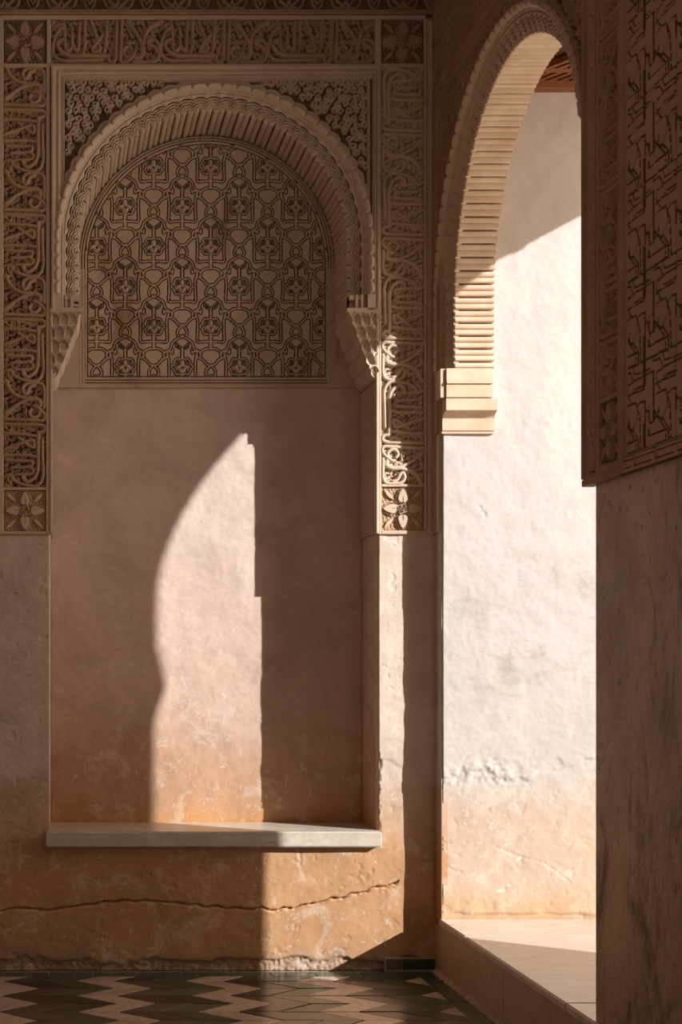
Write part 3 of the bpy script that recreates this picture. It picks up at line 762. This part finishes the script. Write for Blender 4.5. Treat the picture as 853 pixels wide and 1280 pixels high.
# plain springing blocks under the last ribs
zl = CZ-ZCOR-hf*8
for s in (-1, 1):
    mb = MB()
    for a0, a1, b0, b1, n0, n1 in ((.66, .785, 0, zl, -.07, -.030), (.746, .783, 0, zl, -.03, .008), (.690, .700, 0, zl, -.03, -.006), (.716, .726, 0, zl, -.03, -.004), (.66, .735, zl*.72, zl, -.04, -.012), (.66, .685, 0, zl*.99, -.36, -.03)):
        x0, x1 = sorted((s*a0, s*a1)); mb.box(x0, x1, b0, b1, n0, n1)
    mb.build('springer', M['arch'], na)
# strapwork tympanum
ty_r = CR-.018; TYB = 2.925
A, B = ag(CA-.665, CA+.665, TYB, CZ+ty_r, .0020)
R = np.hypot(A-CA, B-CZ); lowm = B < CZ
dist = np.where(lowm, ty_r-np.abs(A-CA), ty_r-R); dist = np.minimum(dist, 10)
# flower centres at the wall: photo (298,362) -> plane Y=ND
LS = 243.4
ox = (298.2-66)/LS; oy = CAMZ+(829-359.7)/LS
H = lattice_h(A, B, ox, oy)
dd = np.minimum(dist, (B-TYB))
H = np.where(dd < .045, .001, H); 
for q in (.010, .041, .024): H -= sst(-np.abs(dd-q), -.0028, -.0014)*.014
sq = (np.abs(((np.where(lowm, B, CZ+ty_r*np.arcsin(np.clip((B-CZ)/np.maximum(R, .01), -1, 1)))-TYB) % .20)-.1) < .012) & (dd > .008) & (dd < .045)
H = np.where(sq & (np.abs(dd-.027) < .007), -.006, H)
tymp = gridmesh('lattice', A, B, H-.001+rng.normal(0, .00025, A.shape), dist > 0, ground=-.0062, mats=(M['lattice'], M['line']))
tag(link('lattice_panel', tymp, M['lattice'], None, FB @ T((0, 0, -ND+.028))), 'arched strapwork lattice panel with small flowers filling the niche head', 'panel')
mb = MB().box(NX0, NX1, ND-.030, ND+.02, TYB-.014, TYB-.001)
o = mb.build('lattice_ledge', M['lattice'], wall_back)
# plain plaster between lattice and reveal
mb = MB().box(NX0, CA-.62, ND-.026, ND+.02, TYB-.005, ZCOR+.3).box(CA+.62, NX1, ND-.026, ND+.02, TYB-.005, ZCOR+.3); mb.build('lattice_margin', M['lattice'], wall_back)
# stalactite corbels
def corbel(sgn, label):
    """sgn=+1: right side of the niche, bracket grows toward -X."""
    xw = NX1 if sgn > 0 else NX0; proj = .150
    root = empty('stalactite_corbel', FB @ T((xw, ZCOR-.33, 0)), label, 'corbel', 'stalactite corbels of the niche')
    H_ = .325; tiers = 5
    def p_of(t):  # projection as function of t (0 bottom..1 top)
        k = min(int(t*tiers), tiers-1); f = t*tiers-k
        base = proj*(.12+.88*(k/tiers)**.9); nxt = proj*(.12+.88*((k+1)/tiers)**.9)
        return base+(nxt-base)*math.sin(f*math.pi/2)**.7
    mb = MB(); rows = []; NT, NY = 60, 84
    for i in range(NT+1):
        t = i/NT; row = []; k = min(int(t*tiers), tiers-1); f = t*tiers-k
        for j in range(NY+1):
            y = .004+j/NY*(ND-.03); ph = y/.052+(k % 2)*.5
            sc_ = abs(math.sin(math.pi*ph)); p = p_of(t)-(.034*(1-sc_**.7)*(1-.3*f))-(.006 if f < .08 else 0)
            row.append((-sgn*max(p, .002), t*H_, -y))
        rows.append(row)
    mb.grid(rows)
    mb.build('stalactite_side', M['arch'], root)
    # front face: arched hollow cells in relief
    A, B = ag(0, 1, 0, H_, .0045); t = B/H_; P = np.vectorize(p_of)(np.clip(t, 0, .999))
    A = A*P; cw = .044; K = np.clip((t*tiers).astype(int), 0, tiers-1); F = t*tiers-K
    ph = ((A/cw+(K % 2)*.5) % 1)*2-1
    arch = np.sqrt(np.clip(1-ph**2, 0, 1)); ins = F < arch*.86
    h = np.where(ins, -.026*(F)*(1-ph**2)-.004, .004-.004*F)
    h += np.where(np.abs(F-arch*.86) < .09, .006, 0)
    h = np.where(A < .003, -.01, h)
    me = gridmesh('stalactite_front', -sgn*A, B, h+.002)
    link('stalactite_front', me, M['arch'], root)
    MB().box(*sorted((0, -sgn*(proj+.008))), H_-.004, H_+.016, -ND+.03, .008).build('cap', M['arch'], root)
corbel(1, 'stalactite corbel under the right foot of the niche arch')
corbel(-1, 'stalactite corbel under the left foot of the niche arch')
# carved reveals below the corbels
def arabesque_strip(w_, h_, seed, pitch=.032, st=.003, depth=.018, hw=.004, mats=None):
    mats = mats or (M['carved_dark'], M['ground_dark'])
    A, B = ag(0, w_, 0, h_, st)
    D = sdf_lines(A, B, tendrils(0, w_, 0, h_, pitch, pitch*.33, seed, hw))
    H = sst(-D, -.0018, .0006)*depth-depth
    e = np.minimum(np.minimum(A, w_-A), np.minimum(B, h_-B)); H = np.where(e < .008, 0, np.where(e < .011, -depth, H))
    return gridmesh('arabesque', A, B, H, skirt=-.03, ground=-depth*.8, mats=mats)
rv = arabesque_strip(ND-.03, .74, 31, .030, mats=(M['carved'], M['ground_warm']))
for s, lab in ((1, 'narrow carved arabesque strip on the right reveal of the niche'), (-1, 'narrow carved arabesque strip on the left reveal of the niche')):
    if s > 0: mw = Matrix(((0, 0, -1, NX1-.014), (-1, 0, 0, ND-.02), (0, 1, 0, 2.135), (0, 0, 0, 1)))
    else: mw = Matrix(((0, 0, 1, NX0+.010), (1, 0, 0, .01), (0, 1, 0, 2.135), (0, 0, 0, 1)))
    tag(link('reveal_panel', rv, M['carved'] if not rv.materials else None, None, mw), lab, 'panel', 'carved reveal strips')

# ================================================================== CARVED DECOR, right wall (a = -Y, plane X = XD)
def rpt(px_, py_, X=XD):
    s = (px_-66)/X; return (-(CAMY+FPX/s), CAMZ+(829-py_)/s)
ALT = 4.225                                  # inner top of the doorway frame
A0, A1 = .11, 1.94                          # doorway field
n_d = int(round(math.pi*DR/UN)); n_d += 1-n_d % 2
da = empty('doorway_arch', FR @ T((DA, ZIMP, 0)), 'tall ribbed arch of the sunlit doorway in the right wall', 'arch')
hf2 = build_arch(da, T((0, DZ-ZIMP, -.004)), DR, XO-XD-.002, 5, M['carved'], M['brick'], cut=1.38)
zl = DZ-ZIMP-hf2*10
for s in (-1, 1):
    if s > 0: continue
    for b0, b1, o_ in ((0, zl*.46, .004), (zl*.47, zl*.56, .012), (zl*.57, zl, .006)):
        mb = MB(); x0, x1 = sorted((s*(DR-o_), s*(DR+.10))); mb.box(x0, x1, b0, b1, -(XO-XD)+.003, -.02); mb.build('springer', M['brick'], da)
    x0, x1 = sorted((s*(DR+.004), s*(DR+.112))); MB().box(x0, x1, 0, zl, -.05, .006).build('springer', M['carved'], da)
for s, lab in ((-1, 'moulded plaster impost at the sunlit far foot of the doorway arch'), (1, 'moulded plaster impost at the near foot of the doorway arch')):
    jam = -YW if s < 0 else 1.94
    root = empty('impost', FR @ T((jam, ZIMP-.165, -.13)), lab, 'impost', 'imposts of the doorway arch')
    P = [(-.02, 0), (.014, 0), (.014, .012), (.020, .014), (.020, .070), (.024, .078), (.034, .090), (.056, .100), (.062, .104), (.062, .160), (-.02, .160)]
    mb = MB(); n0, n1 = -.132, .120
    if s > 0: P = [(min(x, .022) if x > 0 else x, y) for x, y in P]
    ring0 = [(-s*p[0], p[1], n0-.0*p[0]) for p in P]; ring1 = [(-s*p[0], p[1], n1-.15*max(p[0], 0)) for p in P]
    mb.grid([ring0+[ring0[0]], ring1+[ring1[0]]]); b = len(mb.v); mb.v += ring1; mb.f.append(tuple(b+i for i in range(len(P)))); b = len(mb.v); mb.v += ring0; mb.f.append(tuple(b+i for i in range(len(P))))
    mb.build('moulded_block', M['brick'], root)
for side, lab in ((-1, 'arabesque spandrel of the doorway arch beside the room corner'), (1, 'arabesque spandrel of the doorway arch on the near side')):
    a0, a1 = (A0, DA) if side < 0 else (DA, 1.914)
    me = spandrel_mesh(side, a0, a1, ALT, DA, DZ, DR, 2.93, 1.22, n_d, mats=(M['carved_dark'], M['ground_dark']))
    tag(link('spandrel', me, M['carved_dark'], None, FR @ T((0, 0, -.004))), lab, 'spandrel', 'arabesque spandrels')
al2 = empty('doorway_surround', FR @ T((DA, DECZ, 0)), 'plain stucco moulding framing the doorway arch', 'moulding')
mb = MB(); u_molding(mb, [(0, -.03), (0, -.004), (.008, -.002), (.012, -.008), (.024, -.008), (.026, .004), (.050, .008), (.066, .008), (.068, -.002), (.076, -.002), (.078, -.03)], A0-DA, 1.916-DA, ALT-DECZ, ZIMP-.16-DECZ, .24, .01)
mb.build('moulding_profile', M['carved_dark'], al2)
# strips above: arabesque frieze, fillet, upper frieze
u1 = arabesque_strip(2.42, .165, 41, .042, .0035, .024, .0052)
o = link('arabesque_frieze', u1, M['carved_dark'], None, FR @ T((.02, ALT+.085, 0))); tag(o, 'dark arabesque frieze slanting away above the doorway frame', 'frieze')
u2 = arabesque_strip(2.42, .55, 43, .050, .004, .026, .006)
o = link('arabesque_field', u2, M['carved_dark'], None, FR @ T((.02, ALT+.285, 0))); tag(o, 'dark upper arabesque field at the top of the right wall', 'panel')
tr2 = bpy.data.objects.new('trim_2', None); COL.objects.link(tr2); tag(tr2, kind='structure')
fillet_set(tr2, FR, [(0.0, .046, DECZ, 5.2), (.0, 2.44, ALT+.255, ALT+.28), (.046, 2.44, ALT+.836, 5.2)], M['carved_dark'], -.03, .004)
fillet_set(tr2, FR, [(.047, .088, DECZ, ZIMP-.16)], M['carved'], -.03, -.002)
# near side: narrow strip, inscription, rosette, moulding, interlace field
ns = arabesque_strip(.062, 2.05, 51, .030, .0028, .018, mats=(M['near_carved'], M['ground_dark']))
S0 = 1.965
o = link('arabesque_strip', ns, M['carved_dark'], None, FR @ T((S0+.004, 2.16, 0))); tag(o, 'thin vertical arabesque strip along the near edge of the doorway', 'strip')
I0, I1 = 2.062, 2.236
frieze(FR @ T((I0, CAMZ+.894+4*.505, 0)) @ RZ(-90), 4, 4*.505, I1-I0, 'vertical carved inscription frieze on the dark near side of the doorway', True, G)
plaque(FR, I0, I1, CAMZ+.668, CAMZ+.876, 'square rosette plaque near the lower right, under the near inscription frieze', rosd)
zt = CAMZ+.894+4*.505
fillet_set(tr2, FR, [(1.941, S0+.003, 2.13, zt), (S0+.067, I0, 2.13, zt+.03), (I0, I1, 2.13, CAMZ+.668), (I0, I1, CAMZ+.876, CAMZ+.894), (I1, I1+.014, 2.13, zt+.03), (I0, I1, zt, zt+.03), (I1+.056, I1+.70, 3.955, 5.2)], M['carved_dark'])
fillet_set(tr2, FR, [(I1+.022, I1+.052, 2.13, 5.2)], M['carved_dark'], -.04, .016)
fillet_set(tr2, FR, [(1.941, I1+.06, 2.112, 2.135)], M['carved_dark'], -.03, .012)
GI = [[(228,258),(262,240),(278,280),(385,210),(385,470),(362,485),(358,440),(335,405),(340,375),(318,382),(296,412),(312,460),(316,635),(425,575),(440,620),(529,585)],
      [(335,30),(335,310),(275,345),(250,362),(268,400),(292,392),(296,425)],
      [(362,400),(360,550),(430,510),(460,495),(432,450),(410,450)],
      [(245,372),(248,310),(278,285)],
      [(228,475),(245,520),(268,552),(292,590),(290,640),(228,685)],
      [(245,420),(270,400)], [(430,578),(462,560),(462,497)],
      [(340,375),(340,745),(278,778)], [(296,430),(300,470),(268,550)], [(385,470),(410,398),(410,455)]]
def girih():
    y0a, z0a = rpt(725+262/4.13, 300+240/4.13); PYy, PZz = .217, .2766
    st = .0019; a0, a1, b0, b1 = I1+.056, I1+.056+.62, 2.165, 3.95
    cell = []
    for pl in GI:
        pts = []
        for x, y in pl: a, b = rpt(725+x/4.13, 300+y/4.13); pts.append((a, b))
        cell.append(pts)
    n = 120; m_ = 153
    CA_, CB_ = np.meshgrid((np.arange(n)+.5)/n*PYy, (np.arange(m_)+.5)/m_*PZz); L = []
    for i in range(-3, 4):
        for j in range(-3, 4):
            for p in cell:
                for (x0, z0_), (x1, z1_) in zip(p[:-1], p[1:]): L.append(([(x0-y0a+i*PYy, z0_-z0a+j*PZz), (x1-y0a+i*PYy, z1_-z0a+j*PZz)], .0024*(abs(z1_-z0_)/(math.hypot(x1-x0, z1_-z0_)+1e-9))**2))
    D = sdf_lines(CA_, CB_, L, .02); Hc = -sst(-D, -.0032, -.0021)*.010
    A, B = ag(a0, a1, b0, b1, st)
    ia = ((A-y0a) % PYy)/PYy*n-.5; ib = ((B-z0a) % PZz)/PZz*m_-.5
    i0 = np.floor(ia).astype(int); j0 = np.floor(ib).astype(int); fa = ia-i0; fb = ib-j0
    g = lambda j, i: Hc[j % m_, i % n]
    H = (g(j0, i0)*(1-fa)+g(j0, i0+1)*fa)*(1-fb)+(g(j0+1, i0)*(1-fa)+g(j0+1, i0+1)*fa)*fb
    e = np.minimum(A-a0, B-b0); H = np.where(e < .006, 0, H); H -= sst(-np.abs(e-.007), -.003, -.001)*.006
    return gridmesh('interlace', A, B, H, skirt=-.03, ground=-.0045, mats=(M['near_carved'], M['line']))
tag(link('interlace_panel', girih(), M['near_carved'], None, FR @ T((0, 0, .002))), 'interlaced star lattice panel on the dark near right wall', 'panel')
# strapwork border under it
A, B = ag(I1+.0, I1+.68, 2.112, 2.160, .0028); H = np.zeros(A.shape)
L = []
for k in range(8):
    x0 = I1-.02+k*.155; L += [([(x0+.012, 2.149), (x0+.148, 2.149)], 0), ([(x0-.004, 2.126), (x0+.132, 2.126)], 0), ([(x0-.008, 2.160), (x0+.012, 2.112)], 0), ([(x0+.004, 2.160), (x0+.024, 2.112)], 0)]
D = sdf_lines(A, B, L, .02); H -= sst(-D, -.0038, -.001)*.006
tag(link('strapwork_border', gridmesh('strap', A, B, H, skirt=-.03, ground=-.003, mats=(M['near_carved'], M['ground_dark'])), M['carved_dark'], None, FR @ T((0, 0, .010))), 'thin strapwork border ledge under the interlace panel on the right wall', 'border')

# ================================================================== antechamber: carved cedar ceiling, outer arch
beam = MB().box(XO, X2, -.16, YW+.0, 4.235, 4.30).build('beam', M['wood'], ca_)
wc = []
for i in range(-6, 24):
    for d in (1, -1):
        L = .75; b0 = bmesh.new(); bmesh.ops.create_cube(b0, size=1, matrix=Matrix.Diagonal((L, .022, .03, 1)))
        wc.append(b0); me = bpy.data.meshes.new('lath'); b0.to_mesh(me); b0.free()
        x = XO+.1+i*.055+(.04 if d < 0 else 0)
        if XO+.27 < x < X2-.3: link('lath', me, M['wood'], ca_, T((x, -.42, 4.285-(.006 if d < 0 else 0))) @ Matrix.Rotation(d*math.radians(52), 4, 'Z') )
for i in range(5):
    MB().box(XO+.05, X2-.05, -.30-i*.28, -.262-i*.28, 4.262, 4.30).build('beam', M['wood'], ca_)
oa = empty('outer_arch', Matrix(((0, 0, 1, X2+OT), (1, 0, 0, -OCA), (0, 1, 0, OZI), (0, 0, 0, 1))), 'ribbed arch of the outer doorway that lets in the sun', 'arch')
build_arch(oa, T((0, OZC-OZI, .044)), OR, OT+.036, 7, M['brick'], M['brick'], band=False)
for s in (-1, 1):
    P = [(-.02, 0), (-.005, 0), (.008, .05), (.030, .12), (.048, .19), (.050, .23), (.042, .30), (.030, .40), (-.02, .46)]
    jam = (-OR-.02 if s < 0 else OYN-OCA); mb = MB()
    r0 = [(jam-s*p[0], p[1]-.22, -OT) for p in P]; r1 = [(jam-s*p[0], p[1]-.22, .0) for p in P]
    mb.grid([r0+[r0[0]], r1+[r1[0]]]); mb.f += []; b = len(mb.v); mb.v += r1; mb.f.append(tuple(b+i for i in range(9)))
    mb.build('impost_block', M['brick'], oa)
